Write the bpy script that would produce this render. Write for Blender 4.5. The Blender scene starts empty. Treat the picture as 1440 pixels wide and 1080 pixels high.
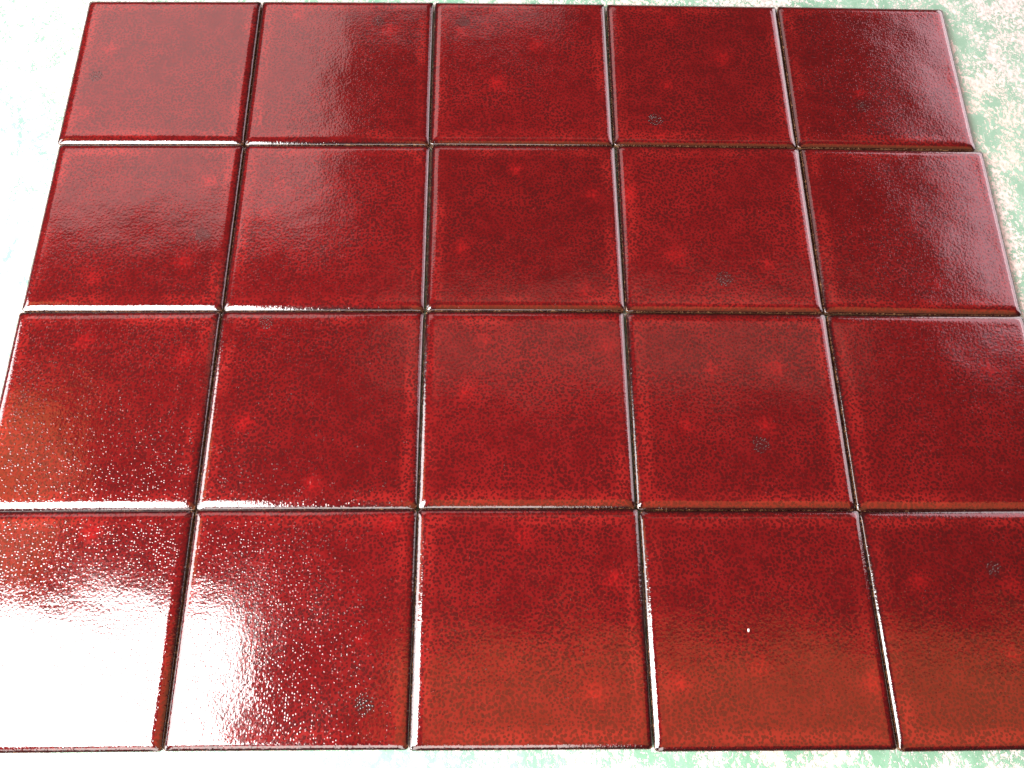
import bpy, bmesh, math, random
import numpy as np
from mathutils import Vector, Matrix, noise

# ---------------------------------------------------------------- camera
scene = bpy.context.scene
C = scene.collection
EDGE_Z = 0.0062                       # height of the tiles' outer rim above the floor
F_PX = 1151.0
cd = bpy.data.cameras.new('camera'); cam = bpy.data.objects.new('camera', cd); C.objects.link(cam)
cd.sensor_fit = 'HORIZONTAL'; cd.sensor_width = 36.0; cd.lens = 36.0 * F_PX / 1440.0
cd.clip_start = 0.02; cd.clip_end = 100.0
p, y, r = 0.371029, -0.049194, 0.046637
cam.matrix_world = (Matrix.Translation((-0.021243, -0.274126, 0.555426 + EDGE_Z)) @ Matrix.Rotation(y, 4, 'Z')
                    @ Matrix.Rotation(p, 4, 'X') @ Matrix.Rotation(r, 4, 'Z'))
scene.camera = cam

# ---------------------------------------------------------------- light (a workshop lit by its openings)
w = bpy.data.worlds.new('World'); scene.world = w; w.use_nodes = True
bg = w.node_tree.nodes['Background']
bg.inputs['Color'].default_value = (0.84, 0.82, 0.80, 1); bg.inputs['Strength'].default_value = 0.09

def area(name, loc, target, sx, sy, radiance, color):
    l = bpy.data.lights.new(name, 'AREA'); l.shape = 'RECTANGLE'; l.size = sx; l.size_y = sy
    l.energy = radiance * math.pi * sx * sy * 1.0; l.color = color
    o = bpy.data.objects.new(name, l); C.objects.link(o); o.location = loc
    d = Vector(target) - Vector(loc)
    o.rotation_euler = d.to_track_quat('-Z', 'Y').to_euler()
    return o

def area_flat(name, x0, x1, y0, y1, z, radiance, color):
    """rectangular opening lying level overhead (roof light)"""
    l = bpy.data.lights.new(name, 'AREA'); l.shape = 'RECTANGLE'; l.size = x1 - x0; l.size_y = y1 - y0
    l.energy = radiance * math.pi * l.size * l.size_y; l.color = color
    o = bpy.data.objects.new(name, l); C.objects.link(o); o.location = ((x0 + x1) / 2, (y0 + y1) / 2, z)
    return o

area_flat('bright_opening', -1.50, -0.53, -1.05, -0.10, 1.1, 46.0, (1.0, 0.985, 0.97))
area('left_doorway', (-2.6, -0.30, 1.6), (0, -0.30, 1.6), 2.6, 1.3, 16.0, (1.0, 0.97, 0.97))
area('rear_doorway', (-0.75, -2.6, 1.9), (-0.75, 0, 1.9), 2.2, 1.2, 11.0, (1.0, 0.90, 0.86))
area_flat('far_roof_light', -2.6, -0.80, 1.7, 4.2, 2.6, 3.1, (1.0, 0.62, 0.60))
area_flat('distant_roof_light', -0.75, 0.3, 3.0, 5.0, 2.6, 2.0, (1.0, 0.62, 0.62))
area_flat('side_roof_light', 2.1, 5.0, 1.2, 4.2, 2.6, 4.8, (1.0, 0.60, 0.68))
area('side_doorway', (3.0, 2.6, 1.15), (0, 2.6, 1.15), 4.6, 1.9, 5.5, (1.0, 0.86, 0.90))
area_flat('dim_ceiling_panel', -0.5, 1.5, 0.95, 1.35, 2.6, 0.9, (1.0, 0.50, 0.38))
area_flat('warm_ceiling_panel', -0.35, 2.2, -2.4, -0.10, 2.2, 2.0, (1.0, 0.30, 0.10))
area_flat('warm_side_panel', -2.3, -1.50, 0.12, 0.75, 2.2, 3.6, (1.0, 0.30, 0.10))

scene.view_settings.view_transform = 'Standard'; scene.view_settings.look = 'None'
scene.view_settings.exposure = 0.0; scene.view_settings.gamma = 1.0
try: scene.view_settings.use_curve_mapping = False
except Exception: pass
scene.render.engine = 'CYCLES'

# ---------------------------------------------------------------- node helpers
class NT:
    def __init__(s, name):
        s.m = bpy.data.materials.new(name); s.m.use_nodes = True
        s.t = s.m.node_tree; s.b = s.t.nodes['Principled BSDF']
    def n(s, typ, **kw):
        nd = s.t.nodes.new(typ)
        for k, v in kw.items(): setattr(nd, k, v)
        return nd
    def put(s, sock, v):
        if isinstance(v, bpy.types.NodeSocket): s.t.links.new(v, sock)
        elif v is not None: sock.default_value = v
    def math(s, op, a, b=None, c=None, clamp=False):
        nd = s.n('ShaderNodeMath', operation=op, use_clamp=clamp)
        for i, v in enumerate((a, b, c)): s.put(nd.inputs[i], v)
        return nd.outputs[0]
    def ramp(s, v, a, b, lo=0.0, hi=1.0):
        nd = s.n('ShaderNodeMapRange', interpolation_type='SMOOTHSTEP')
        s.put(nd.inputs['Value'], v); s.put(nd.inputs['From Min'], a); s.put(nd.inputs['From Max'], b)
        s.put(nd.inputs['To Min'], lo); s.put(nd.inputs['To Max'], hi)
        return nd.outputs['Result']
    def noise(s, vec, scale, detail=2.0, rough=0.5, w=None, dist=0.0):
        nd = s.n('ShaderNodeTexNoise', noise_dimensions='4D' if w is not None else '3D')
        s.put(nd.inputs['Vector'], vec); nd.inputs['Scale'].default_value = scale
        nd.inputs['Detail'].default_value = detail; nd.inputs['Roughness'].default_value = rough
        nd.inputs['Distortion'].default_value = dist
        if w is not None: s.put(nd.inputs['W'], w)
        return nd
    def vor(s, vec, scale, w=None, feature='F1', rnd=1.0):
        nd = s.n('ShaderNodeTexVoronoi', voronoi_dimensions='2D', feature=feature)
        s.put(nd.inputs['Vector'], vec); nd.inputs['Scale'].default_value = scale
        nd.inputs['Randomness'].default_value = rnd
        if w is not None: s.put(nd.inputs['W'], w)
        return nd.outputs['Distance']
    def mix(s, f, a, b, blend='MIX'):
        nd = s.n('ShaderNodeMix', data_type='RGBA', blend_type=blend)
        s.put(nd.inputs['Factor'], f)
        s.put(nd.inputs[6], a if isinstance(a, bpy.types.NodeSocket) else (*a, 1))
        s.put(nd.inputs[7], b if isinstance(b, bpy.types.NodeSocket) else (*b, 1))
        return nd.outputs[2]
    def attr(s, name):
        return s.n('ShaderNodeAttribute', attribute_name=name).outputs['Fac']
    def coords(s): return s.n('ShaderNodeTexCoord').outputs['Object']
    def rand(s): return s.n('ShaderNodeObjectInfo').outputs['Random']
    def bump(s, h, dist, normal=None, strength=1.0):
        nd = s.n('ShaderNodeBump'); s.put(nd.inputs['Height'], h)
        nd.inputs['Distance'].default_value = dist; nd.inputs['Strength'].default_value = strength
        if normal is not None: s.put(nd.inputs['Normal'], normal)
        return nd.outputs[0]

# ---------------------------------------------------------------- glaze
def glaze_material():
    t = NT('red_kiln_glaze'); co = t.coords()
    seed = t.attr('seed')
    off = t.n('ShaderNodeCombineXYZ'); t.put(off.inputs[0], seed); t.put(off.inputs[1], t.math('MULTIPLY', seed, 1.7))
    va = t.n('ShaderNodeVectorMath', operation='ADD'); t.put(va.inputs[0], co); t.put(va.inputs[1], off.outputs[0])
    v = va.outputs[0]
    d = t.attr('rim')                      # distance to the rim in mm
    blot = t.attr('blotch'); bli = t.attr('blister')
    # warp the lookup a little so that cells are not round
    nz = t.noise(v, 420, 2)
    ws = t.n('ShaderNodeVectorMath', operation='SCALE'); t.put(ws.inputs[0], nz.outputs['Color']); ws.inputs['Scale'].default_value = 0.0018
    wa = t.n('ShaderNodeVectorMath', operation='ADD'); t.put(wa.inputs[0], v); t.put(wa.inputs[1], ws.outputs[0])
    wv = wa.outputs[0]
    cell = t.vor(wv, 435)
    low = t.noise(v, 22, 3, 0.55).outputs['Fac']
    mid = t.noise(v, 90, 3, 0.6).outputs['Fac']
    size = t.ramp(t.noise(v, 70, 3, 0.6).outputs['Fac'], 0.3, 0.7, 0.42, 0.60)
    spot = t.ramp(cell, t.math('SUBTRACT', size, 0.22), size, 1.0, 0.0)                     # 1 in the heart of a dark spot
    spot = t.math('MULTIPLY', spot, t.ramp(low, 0.30, 0.60, 0.68, 1.0))
    spot = t.math('MULTIPLY', spot, t.ramp(t.noise(v, 260, 1).outputs['Fac'], 0.35, 0.55, 0.75, 1.0))
    base = t.mix(t.ramp(low, 0.3, 0.7), (0.056, 0.0020, 0.0023), (0.075, 0.0028, 0.0028))
    base = t.mix(t.ramp(mid, 0.35, 0.7, 0.0, 0.45), base, (0.100, 0.0042, 0.0045))
    wn = t.n('ShaderNodeTexWhiteNoise', noise_dimensions='1D'); t.put(wn.inputs['W'], seed)
    hsv = t.n('ShaderNodeHueSaturation'); t.put(hsv.inputs['Color'], base); t.put(hsv.inputs['Value'], t.ramp(wn.outputs['Value'], 0, 1, 0.84, 1.12)); base = hsv.outputs[0]
    # pooled, brighter glaze a little way in from the rim
    dj = t.math('ADD', d, t.math('MULTIPLY', t.math('SUBTRACT', mid, 0.5), 5.0))
    pool = t.math('MULTIPLY', t.ramp(dj, 3.5, 6.5), t.ramp(dj, 9.0, 15.0, 1.0, 0.0))
    base = t.mix(t.math('MULTIPLY', t.math('MULTIPLY', pool, t.ramp(low, 0.35, 0.65, 0.15, 1.0)), 0.8), base, (0.125, 0.0060, 0.0052))
    base = t.mix(t.math('MULTIPLY', t.math('MULTIPLY', blot, t.ramp(t.noise(v, 330, 3, 0.6).outputs['Fac'], 0.36, 0.56, 0.25, 1.0)), 0.62), base, (0.19, 0.0045, 0.005))
    dark = t.mix(0.5, (0.018, 0.0022, 0.0023), (0.024, 0.0022, 0.0023))
    col = t.mix(t.math('MULTIPLY', spot, t.math('SUBTRACT', 0.80, t.math('MULTIPLY', blot, 0.35))), base, dark)
    col = t.mix(t.math('MULTIPLY', bli, 0.5), col, (0.022, 0.003, 0.003))
    # thin glaze over the rounded rim
    fine = t.noise(v, 700, 3, 0.65).outputs['Fac']
    de = t.math('ADD', d, t.math('MULTIPLY', t.math('SUBTRACT', fine, 0.5), 4.2))
    col = t.mix(t.ramp(de, 0.6, 3.2, 0.93, 0.0), col, (0.006, 0.0018, 0.0020))
    brown = t.math('MULTIPLY', t.ramp(de, -0.5, 0.2, 1.0, 0.0), t.ramp(t.noise(v, 160, 3, 0.6).outputs['Fac'], 0.42, 0.60, 0.35, 1.0))
    col = t.mix(brown, col, (0.13, 0.064, 0.031))
    t.put(t.b.inputs['Base Color'], col)
    t.put(t.b.inputs['Roughness'], t.ramp(low, 0.3, 0.7, 0.07, 0.12))
    t.b.inputs['IOR'].default_value = 1.58
    # relief: slow waves, orange peel, small pimples
    wave = t.noise(v, 26, 2).outputs['Fac']
    peel = t.noise(v, 470, 2, 0.5).outputs['Fac']
    pv = t.n('ShaderNodeTexVoronoi', voronoi_dimensions='2D', feature='F1'); t.put(pv.inputs['Vector'], v); pv.inputs['Scale'].default_value = 580
    pc = t.n('ShaderNodeSeparateColor'); t.put(pc.inputs[0], pv.outputs['Color'])
    pim = t.math('MULTIPLY', t.ramp(pv.outputs['Distance'], 0.06, 0.42, 1.0, 0.0), t.ramp(pc.outputs[0], 0.40, 1.25))   # scattered pimples
    pim = t.math('MULTIPLY', pim, t.attr('pimply'))
    nrm = t.bump(wave, 0.00042)
    nrm = t.bump(peel, 0.000075, nrm)
    nrm = t.bump(pim, 0.000075, nrm)
    t.put(t.b.inputs['Normal'], nrm)
    return t.m
GLAZE = glaze_material()

def clay_material():
    t = NT('fired_clay'); co = t.coords()
    n1 = t.noise(co, 300, 4, 0.6).outputs['Fac']; n2 = t.noise(co, 45, 2).outputs['Fac']
    col = t.mix(t.ramp(n1, 0.35, 0.65), (0.06, 0.035, 0.02), (0.20, 0.125, 0.07))
    col = t.mix(t.ramp(n2, 0.45, 0.6, 0, 0.7), col, (0.10, 0.045, 0.03))
    t.put(t.b.inputs['Base Color'], col); t.b.inputs['Roughness'].default_value = 0.6
    t.put(t.b.inputs['Normal'], t.bump(n1, 0.0003))
    return t.m
CLAY = clay_material()

def blister_material():
    t = NT('grey_glaze_blister'); co = t.coords()
    n1 = t.noise(co, 900, 2).outputs['Fac']
    t.put(t.b.inputs['Base Color'], t.mix(t.ramp(n1, 0.35, 0.65), (0.004, 0.0015, 0.0015), (0.012, 0.004, 0.003)))
    t.b.inputs['Roughness'].default_value = 0.10; t.b.inputs['IOR'].default_value = 1.55
    return t.m
BLISTER = blister_material()

# ---------------------------------------------------------------- floor
def floor_material():
    t = NT('worn_green_floor_paint'); co = t.coords()
    mp = t.n('ShaderNodeMapping'); t.put(mp.inputs['Vector'], co); mp.inputs['Scale'].default_value = (1.0, 0.75, 1.0)
    mp.inputs['Rotation'].default_value = (0, 0, 0.35)
    v = mp.outputs[0]
    big = t.noise(v, 11, 3, 0.55, dist=0.6).outputs['Fac']
    med = t.noise(v, 60, 5, 0.68, dist=0.5).outputs['Fac']
    fin = t.noise(v, 330, 4, 0.7).outputs['Fac']
    xf = t.noise(v, 900, 2, 0.6).outputs['Fac']
    s = t.math('ADD', t.math('ADD', t.math('MULTIPLY', big, 0.55), t.math('MULTIPLY', t.math('SUBTRACT', xf, 0.15), 0.42)), t.math('ADD', t.math('MULTIPLY', med, 0.85), t.math('MULTIPLY', fin, 0.95)))
    sx = t.n('ShaderNodeSeparateXYZ'); t.put(sx.inputs[0], co)
    left_glare = t.ramp(t.math('ADD', sx.outputs[0], t.math('MULTIPLY', big, 0.25)), -0.38, -0.04, 0.085, 0.0)   # less green on the left, putting the overbright light into the colour
    s = t.math('ADD', s, left_glare)
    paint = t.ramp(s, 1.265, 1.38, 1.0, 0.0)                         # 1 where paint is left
    flecks = t.ramp(t.math('ADD', fin, t.math('MULTIPLY', med, 0.6)), 0.62, 0.68, 1.0, 0.0)
    paint = t.math('MAXIMUM', paint, t.math('MULTIPLY', flecks, t.math('SUBTRACT', t.ramp(big, 0.45, 0.6, 0.7, 0.0), t.math('MULTIPLY', left_glare, 6.0))))
    green = t.mix(t.ramp(med, 0.35, 0.65), (0.11, 0.24, 0.165), (0.18, 0.33, 0.25))
    bare = t.mix(t.ramp(fin, 0.3, 0.7), (0.24, 0.235, 0.22), (0.50, 0.49, 0.465))
    bare = t.mix(t.ramp(t.noise(v, 6, 2).outputs['Fac'], 0.45, 0.7, 0, 0.5), bare, (0.46, 0.36, 0.29))
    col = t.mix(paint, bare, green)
    grime = t.ramp(t.noise(v, 500, 2).outputs['Fac'], 0.68, 0.74, 0, 0.6)
    col = t.mix(grime, col, (0.16, 0.17, 0.15))
    sm = t.n('ShaderNodeMapping'); t.put(sm.inputs['Vector'], co); sm.inputs['Scale'].default_value = (420, 46, 1); sm.inputs['Rotation'].default_value = (0, 0, 0.5)
    scr = t.ramp(t.noise(sm.outputs[0], 1.0, 3, 0.6, dist=0.4).outputs['Fac'], 0.66, 0.72, 0, 0.55)   # scuffs
    col = t.mix(scr, col, (0.52, 0.52, 0.49))
    t.put(t.b.inputs['Base Color'], col)
    t.put(t.b.inputs['Roughness'], t.ramp(paint, 0, 1, 0.62, 0.42))
    t.put(t.b.inputs['Normal'], t.bump(t.math('ADD', paint, t.math('MULTIPLY', fin, 0.7)), 0.00025))
    return t.m
FLOORM = floor_material()
me = bpy.data.meshes.new('floor')
n = 24; L = 3.0
vs = [((i / n * 2 - 1) * L, (j / n * 2 - 1) * L, 0) for j in range(n + 1) for i in range(n + 1)]
fs = [(j*(n+1)+i, j*(n+1)+i+1, (j+1)*(n+1)+i+1, (j+1)*(n+1)+i) for j in range(n) for i in range(n)]
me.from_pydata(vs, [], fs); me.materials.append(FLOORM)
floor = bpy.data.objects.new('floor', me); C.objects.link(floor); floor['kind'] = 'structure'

# ---------------------------------------------------------------- tiles
# (row, column): centre x, y mm, half width, half height mm, turn, red blotches, blister clusters (mm from centre)
TILES = {
    (0,0): (-304.5,227.0,74.75,75.87,0.0081, [(-46.5, 21.8), (-57.8, -45.6)], [(-54.1, -8.7)]),
    (0,1): (-153.0,227.9,74.77,76.18,0.0058, [(-42.9, 58.2), (38.0, 41.7)], [(28.2, 52.1)]),
    (0,2): (-1.5,228.5,74.83,75.81,-0.0007, [(-20.9, -15.0), (12.4, 26.9), (-52.0, 42.1)], [(-50.3, 52.5)]),
    (0,3): (150.7,227.9,75.07,75.53,-0.0081, [(-20.5, 55.9), (-27.7, -14.8), (-35.7, -65.0), (21.2, 14.4)], [(-40.2, -51.4)]),
    (0,4): (301.9,226.7,73.98,75.77,-0.0114, [(-15.9, -21.2)], [(-15.5, -34.7)]),
    (1,0): (-302.2,75.0,74.13,74.78,0.0050, [(51.2, 38.8), (40.1, -34.3), (-23.9, -48.3)], [(52.9, -11.0)]),
    (1,1): (-151.6,75.5,74.67,74.79,0.0030, [(-50.6, 7.8), (-43.2, 35.6)], []),
    (1,2): (0.1,76.4,74.73,75.06,0.0010, [(54.1, 27.3), (45.0, -59.0), (-6.7, 50.8), (-49.9, -22.0)], []),
    (1,3): (151.6,75.7,74.79,75.36,-0.0080, [(-68.0, 27.6), (-34.1, -27.3), (37.3, -35.9)], [(1.9, -47.5)]),
    (1,4): (303.7,74.1,75.25,75.11,-0.0133, [(12.4, -49.5)], []),
    (2,0): (-302.5,-76.1,74.08,75.02,0.0068, [(-20.9, 49.7), (53.7, 38.5)], []),
    (2,1): (-151.7,-75.4,74.92,75.00,0.0015, [(-48.6, -12.8), (-41.0, 61.3), (2.8, -57.9)], [(-41.1, 65.5)]),
    (2,2): (-0.6,-75.1,74.40,74.90,-0.0005, [(-30.9, 50.8), (59.3, 45.2), (-43.5, 9.6)], []),
    (2,3): (151.3,-76.3,75.38,75.00,-0.0050, [(-15.4, 29.3), (-38.2, -14.9), (19.7, -14.6), (68.6, -17.1), (32.0, 29.6)], [(14.0, -29.0)]),
    (2,4): (303.3,-77.6,74.73,74.95,-0.0039, [(39.2, 31.1)], []),
    (3,0): (-303.3,-226.4,75.00,74.91,0.0021, [(9.4, 58.9)], []),
    (3,1): (-151.5,-226.0,74.90,75.03,-0.0005, [(43.2, -10.2), (58.0, 65.3)], [(46.9, -48.8)]),
    (3,2): (0.0,-226.2,75.28,75.47,-0.0006, [(-4.1, 56.5), (56.0, 27.9), (40.2, -43.1)], []),
    (3,3): (152.8,-227.7,75.64,75.45,-0.0001, [(-5.5, -27.1), (67.4, -36.1), (-57.7, -35.5)], []),
    (3,4): (305.1,-228.2,75.00,75.56,0.0064, [(-44.3, 28.0), (17.9, 25.5), (8.4, -18.9)], [(7.7, 36.0)]),
}
LABELS = {
    (0,0): 'red tile in the top left corner of the grid, grey blister near its left edge',
    (0,1): 'red tile in the top row, next to the top left corner tile, sheen on top',
    (0,2): 'red tile in the middle of the top row, blister near its upper left corner',
    (0,3): 'evenly dark red tile in the top row, left of the top right corner tile',
    (0,4): 'dark red tile in the top right corner, pink sheen over its right half',
    (1,0): 'red tile at the left end of the second row, blister near its right edge',
    (1,1): 'red tile second from left in second row, two red blotches near its left edge',
    (1,2): 'speckled red tile in the middle of the second row, without any grey blister',
    (1,3): 'dark red tile fourth from left in second row, blister near its bottom edge',
    (1,4): 'dark red tile at right end of second row, grainy pink sheen in upper corner',
    (2,0): 'red tile at left end of third row, orange patch with white sparkles',
    (2,1): 'red tile second from left in third row, blister touching its top edge',
    (2,2): 'speckled red tile in the middle of the third row, two blotches near its top',
    (2,3): 'red tile fourth from left in third row, blister below centre among blotches',
    (2,4): 'dark red tile at right end of third row, cut off by the picture edge',
    (3,0): 'red tile in the bottom left corner, mostly hidden under white glare',
    (3,1): 'red tile in bottom row beside the glaring corner tile, blister at lower right',
    (3,2): 'orange red tile in the middle of the bottom row, blotch near lower right corner',
    (3,3): 'orange red tile fourth from left in bottom row, white crumb lying on it',
    (3,4): 'dark red tile in the bottom right corner, blister near its top edge',
}
# lean of each tile's face (radians about x and y) and bow (mm at centre)
TILT = {
    (0,0): (0.006, 0.004, 0.35), (0,1): (0.000,-0.006, 0.6), (0,2): (0.004, 0.000, 0.6), (0,3): (-0.010, 0.000, 0.25), (0,4): (0.004, 0.006, 0.6),
    (1,0): (0.004, 0.004, 0.4), (1,1): (0.002,-0.004, 0.5), (1,2): (0.000, 0.000, 0.3), (1,3): (-0.004,-0.002, 0.3), (1,4): (0.006, 0.010, 0.6),
    (2,0): (-0.002, 0.002, 0.4), (2,1): (0.000, 0.000, 0.4), (2,2): (0.003, 0.000, 0.3), (2,3): (0.003, 0.000, 0.3), (2,4): (0.006, 0.004, 0.4),
    (3,0): (0.000, 0.000, 0.4), (3,1): (0.000, 0.000, 0.4), (3,2): (0.000, 0.000, 0.4), (3,3): (0.000, 0.000, 0.4), (3,4): (0.000, 0.000, 0.4),
}
# how rough with tiny raised pimples each tile came out of the kiln
PIMPLY = {(2,0): 1.45, (3,0): 1.2, (3,1): 1.05, (2,1): 1.2, (3,2): 0.8, (0,3): 0.3, (0,0): 0.3, (0,1): 0.5, (1,0): 0.5, (1,3): 0.4}
DROP, WB, CR = 2.3, 8.5, 2.2          # rim drop, rim width, corner radius (mm)

def smooth(a, b, x):
    t = np.clip((x - a) / (b - a), 0, 1); return t * t * (3 - 2 * t)

def face_params(hw, hh):
    """grid lines that are dense near the rim"""
    k = 84
    u = np.linspace(-1, 1, k)
    u = np.sign(u) * (1 - (1 - np.abs(u)) ** 1.25)
    return u * hw, u * hh

def glaze_height(x, y, d, tilt, ph):
    tx, ty, bow = tilt
    z = DROP - DROP * np.clip(1 - d / WB, 0, 1) ** 3.0
    m = smooth(0, 14, d)
    wav = bow * ((1 - (x / 75) ** 2) * (1 - (y / 75) ** 2) * 0.7)
    wav += m * (0.055 * np.sin(x / 17 + ph) * np.cos(y / 21 + 2 * ph) + 0.04 * np.sin((x + y) / 12 + 3 * ph))
    return z + wav + (x * math.sin(ty) * -1 + y * math.sin(-tx)) * 0.35 * smooth(0, 10, d) + 0.0

def make_tile(key, idx):
    cx, cy, hw, hh, ang, blots, blis = TILES[key]
    rnd = random.Random(idx * 7 + 3); ph = rnd.random() * 6.28
    root = bpy.data.objects.new('ceramic_tile', None); C.objects.link(root)
    root.empty_display_size = 0.02
    root.location = (cx / 1000, cy / 1000, 0); root.rotation_euler = (0, 0, ang)
    root['label'] = LABELS[key]; root['category'] = 'tile'; root['group'] = 'red glazed tiles laid out in a grid on the floor'
    hw += 0.30; hh += 0.30
    gw, gh = hw, hh
    gx, gy = face_params(gw, gh)
    X, Y = np.meshgrid(gx, gy)
    k = len(gx)
    # squeeze the square's corners on to rounded corners
    ax, ay = np.abs(X), np.abs(Y)
    qx, qy = ax - (gw - CR), ay - (gh - CR)
    inc = (qx > 0) & (qy > 0)
    mx = np.maximum(qx, qy); ln = np.hypot(qx, qy) + 1e-9
    f = np.where(inc, mx / ln, 1)
    X = np.where(inc, np.sign(X) * (gw - CR + qx * f), X); Y = np.where(inc, np.sign(Y) * (gh - CR + qy * f), Y)
    ax, ay = np.abs(X), np.abs(Y); qx, qy = ax - (gw - CR), ay - (gh - CR)
    d = np.where((qx > 0) & (qy > 0), CR - np.hypot(qx, qy), np.minimum(gw - ax, gh - ay))
    # soft minimum so that the bevels meet in a rounded mitre
    dx_, dy_ = gw - ax, gh - ay
    kk = 1.5; sm = -kk * np.log(np.exp(-dx_ / kk) + np.exp(-dy_ / kk)); dd = np.clip(np.minimum(d, np.maximum(sm, 0)), 0, None)
    Z = glaze_height(X, Y, dd, TILT[key], ph)
    # uneven run of the glaze on the outermost ring
    rim = d < 0.02
    V = []
    for j in range(k):
        for i in range(k):
            x_, y_, z_ = X[j, i], Y[j, i], Z[j, i]
            if rim[j, i]:
                q = noise.noise(Vector((x_ * 0.8, y_ * 0.8, idx * 5.0))) * 0.16 + noise.noise(Vector((x_ * 0.12, y_ * 0.12, idx * 9.0))) * 0.14
                x_ += math.copysign(q, x_) if ax[j, i] >= gw - 0.02 else 0
                y_ += math.copysign(q, y_) if ay[j, i] >= gh - 0.02 else 0
            V.append((x_ / 1000, y_ / 1000, EDGE_Z + z_ / 1000))
    F = [(j*k+i, j*k+i+1, (j+1)*k+i+1, (j+1)*k+i) for j in range(k-1) for i in range(k-1)]
    # skirt down the side of the tile
    ring = [i for i in range(k)] + [j*k+k-1 for j in range(1, k)] + [(k-1)*k+i for i in range(k-2, -1, -1)] + [j*k for j in range(k-2, 0, -1)]
    base = len(V)
    for q, r_ in enumerate(ring):
        x_, y_, z_ = V[r_]
        V.append((x_, y_, z_ - 0.0016 - 0.0006 * noise.noise(Vector((x_ * 220, y_ * 220, idx)))))
    m_ = len(ring)
    for q in range(m_):
        F.append((ring[q], base + q, base + (q + 1) % m_, ring[(q + 1) % m_]))
    me = bpy.data.meshes.new('glaze'); me.from_pydata(V, [], F)
    nv = len(V)
    dv = np.concatenate([dd.ravel(), np.full(m_, -0.6)])
    blot = np.zeros(X.shape)
    for (bx, by) in blots:
        rr = rnd.uniform(5.5, 8.0); am = rnd.uniform(0.65, 1.0)
        ph2 = rnd.random() * 6.28
        th = np.arctan2(Y - by, X - bx); rad = np.hypot(X - bx, Y - by) * (1 + 0.10 * np.sin(4 * th + ph2) + 0.12 * np.sin(7 * th + 2 * ph2))
        blot = np.maximum(blot, am * np.exp(-(rad / rr) ** 2 * 1.3))
    bl = np.zeros(X.shape)
    for (bx, by) in blis:
        rad = np.hypot(X - bx, (Y - by)); bl = np.maximum(bl, smooth(8.0, 4.5, rad) if False else 1 - smooth(4.0, 7.5, rad))
    z0 = np.zeros(m_)
    for nm, arr in (('rim', dv), ('blotch', np.concatenate([blot.ravel(), z0])), ('blister', np.concatenate([bl.ravel(), z0])),
                    ('seed', np.full(nv, idx * 3.7 + 1.0)), ('pimply', np.full(nv, PIMPLY.get(key, 0.6)))):
        a = me.attributes.new(nm, 'FLOAT', 'POINT'); a.data.foreach_set('value', arr.astype(np.float32))
    me.materials.append(GLAZE)
    me.polygons.foreach_set('use_smooth', [True] * len(me.polygons)); me.update()
    g = bpy.data.objects.new('glaze', me); C.objects.link(g); g.parent = root
    # clay body: a rounded slab, its lip just proud of the glaze
    bm = bmesh.new()
    outline = []
    for (sx, sy, a0) in ((1, 1, 0), (-1, 1, 90), (-1, -1, 180), (1, -1, 270)):
        for s in range(6):
            a = math.radians(a0 + s * 18); outline.append((sx * (hw - CR) + CR * math.cos(a), sy * (hh - CR) + CR * math.sin(a)))
    pts = []
    for q in range(len(outline)):
        a, b = Vector(outline[q]), Vector(outline[(q + 1) % len(outline)])
        nseg = 40 if (b - a).length > 20 else 1
        for s in range(nseg): pts.append(a.lerp(b, s / nseg))
    rings = []
    for (ins, z, jit) in ((0.9, 0.0, 0.0), (0.5, 0.5, 0.05), (0.40, 3.9, 0.08), (0.35, 4.8, 0.08), (0.9, 5.4, 0.08), (3.0, 5.6, 0.0)):
        rg = []
        for v_ in pts:
            nn = noise.noise(Vector((v_.x * 0.5, v_.y * 0.5, idx * 3 + z)))
            fx = (hw - ins + jit * nn) / hw; fy = (hh - ins + jit * nn) / hh
            rg.append(bm.verts.new((v_.x * fx / 1000, v_.y * fy / 1000, z / 1000)))
        rings.append(rg)
    for a, b in zip(rings, rings[1:]):
        for q in range(len(a)): bm.faces.new((a[q], a[(q + 1) % len(a)], b[(q + 1) % len(a)], b[q]))
    bm.faces.new(rings[0][::-1]); bm.faces.new(rings[-1])
    mc = bpy.data.meshes.new('clay_body'); bm.to_mesh(mc); bm.free(); mc.materials.append(CLAY)
    c = bpy.data.objects.new('clay_body', mc); C.objects.link(c); c.parent = root
    # blister clusters: many tiny domes that burst through the glaze
    for (bx, by) in blis:
        bm = bmesh.new(); placed = []
        strong = 1.35 if key == (3, 1) else 1.0
        tries = 0
        want = rnd.randint(16, 30); crad = rnd.uniform(4.6, 6.6)
        while len(placed) < want and tries < 900:
            tries += 1
            a = rnd.random() * 6.28; rr = crad * rnd.random() ** 0.6
            x_, y_ = bx + rr * math.cos(a), by + rr * math.sin(a)
            if any(math.hypot(x_ - px, y_ - py) < 1.45 for px, py in placed): continue
            if max(abs(x_) - hw, abs(y_) - hh) > -2: continue
            placed.append((x_, y_))
            dloc = np.array(min(gw - abs(x_), gh - abs(y_)))
            z_ = EDGE_Z * 1000 + float(glaze_height(np.array(x_), np.array(y_), dloc, TILT[key], ph))
            rad = rnd.uniform(0.32, 0.60) * strong
            ml = Matrix.Translation((x_ / 1000, y_ / 1000, (z_ - 0.02) / 1000)) @ Matrix.Rotation(rnd.random() * 3, 4, 'Z') @ Matrix.Diagonal((rad * rnd.uniform(0.8, 1.4) / 1000, rad / 1000, rad * 0.6 / 1000, 1))
            bmesh.ops.create_icosphere(bm, subdivisions=2, radius=1.0, matrix=ml)
        for f_ in bm.faces: f_.smooth = True
        mb = bpy.data.meshes.new('blister_cluster'); bm.to_mesh(mb); bm.free(); mb.materials.append(BLISTER)
        o = bpy.data.objects.new('blister_cluster', mb); C.objects.link(o); o.parent = root
    return root

for idx, key in enumerate(sorted(TILES)): make_tile(key, idx)

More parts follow.
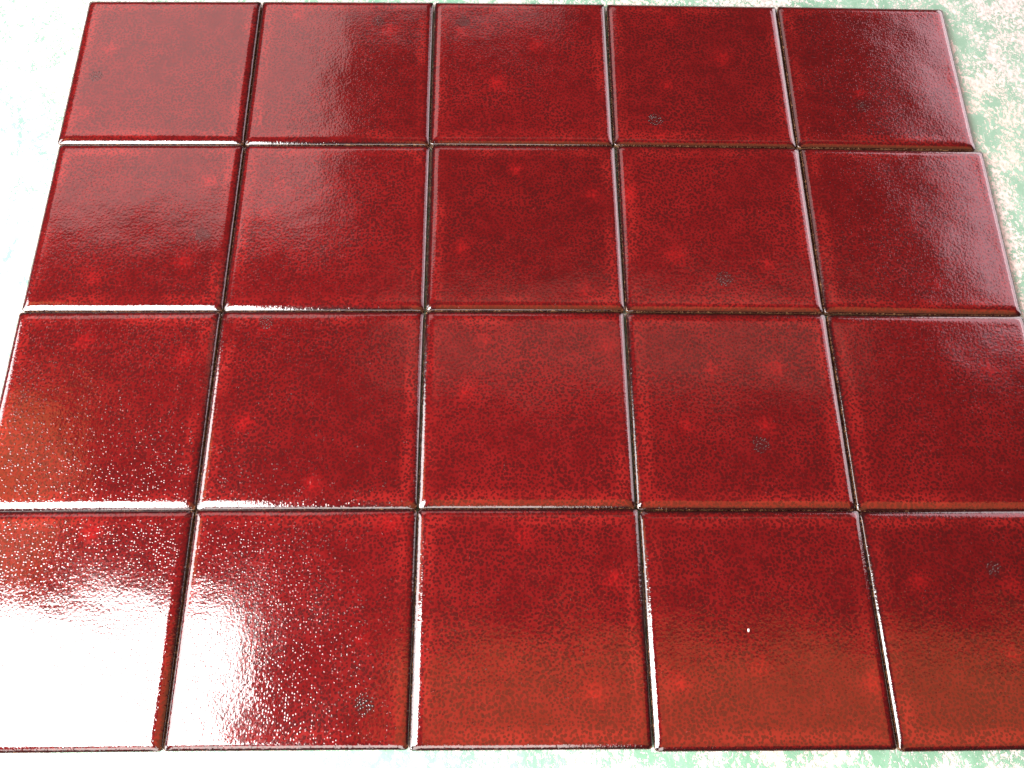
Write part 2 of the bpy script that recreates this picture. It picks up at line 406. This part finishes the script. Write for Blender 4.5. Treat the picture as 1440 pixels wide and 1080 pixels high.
# ---------------------------------------------------------------- crumb of grit on a tile
t = NT('white_grit'); t.b.inputs['Base Color'].default_value = (0.45, 0.44, 0.42, 1); t.b.inputs['Roughness'].default_value = 0.7
bm = bmesh.new(); rnd = random.Random(4)
bmesh.ops.create_icosphere(bm, subdivisions=2, radius=1.0)
for v_ in bm.verts:
    v_.co *= rnd.uniform(0.75, 1.15); v_.co.x *= 0.0007; v_.co.y *= 0.0012; v_.co.z *= 0.0006
mg = bpy.data.meshes.new('grit_crumb'); bm.to_mesh(mg); bm.free(); mg.materials.append(t.m)
g = bpy.data.objects.new('grit_crumb', mg); C.objects.link(g); g.location = (0.1424, -0.2313, EDGE_Z + 0.0029)
g['label'] = 'tiny white crumb lying on the bottom row tile, fourth from the left'; g['category'] = 'crumb'
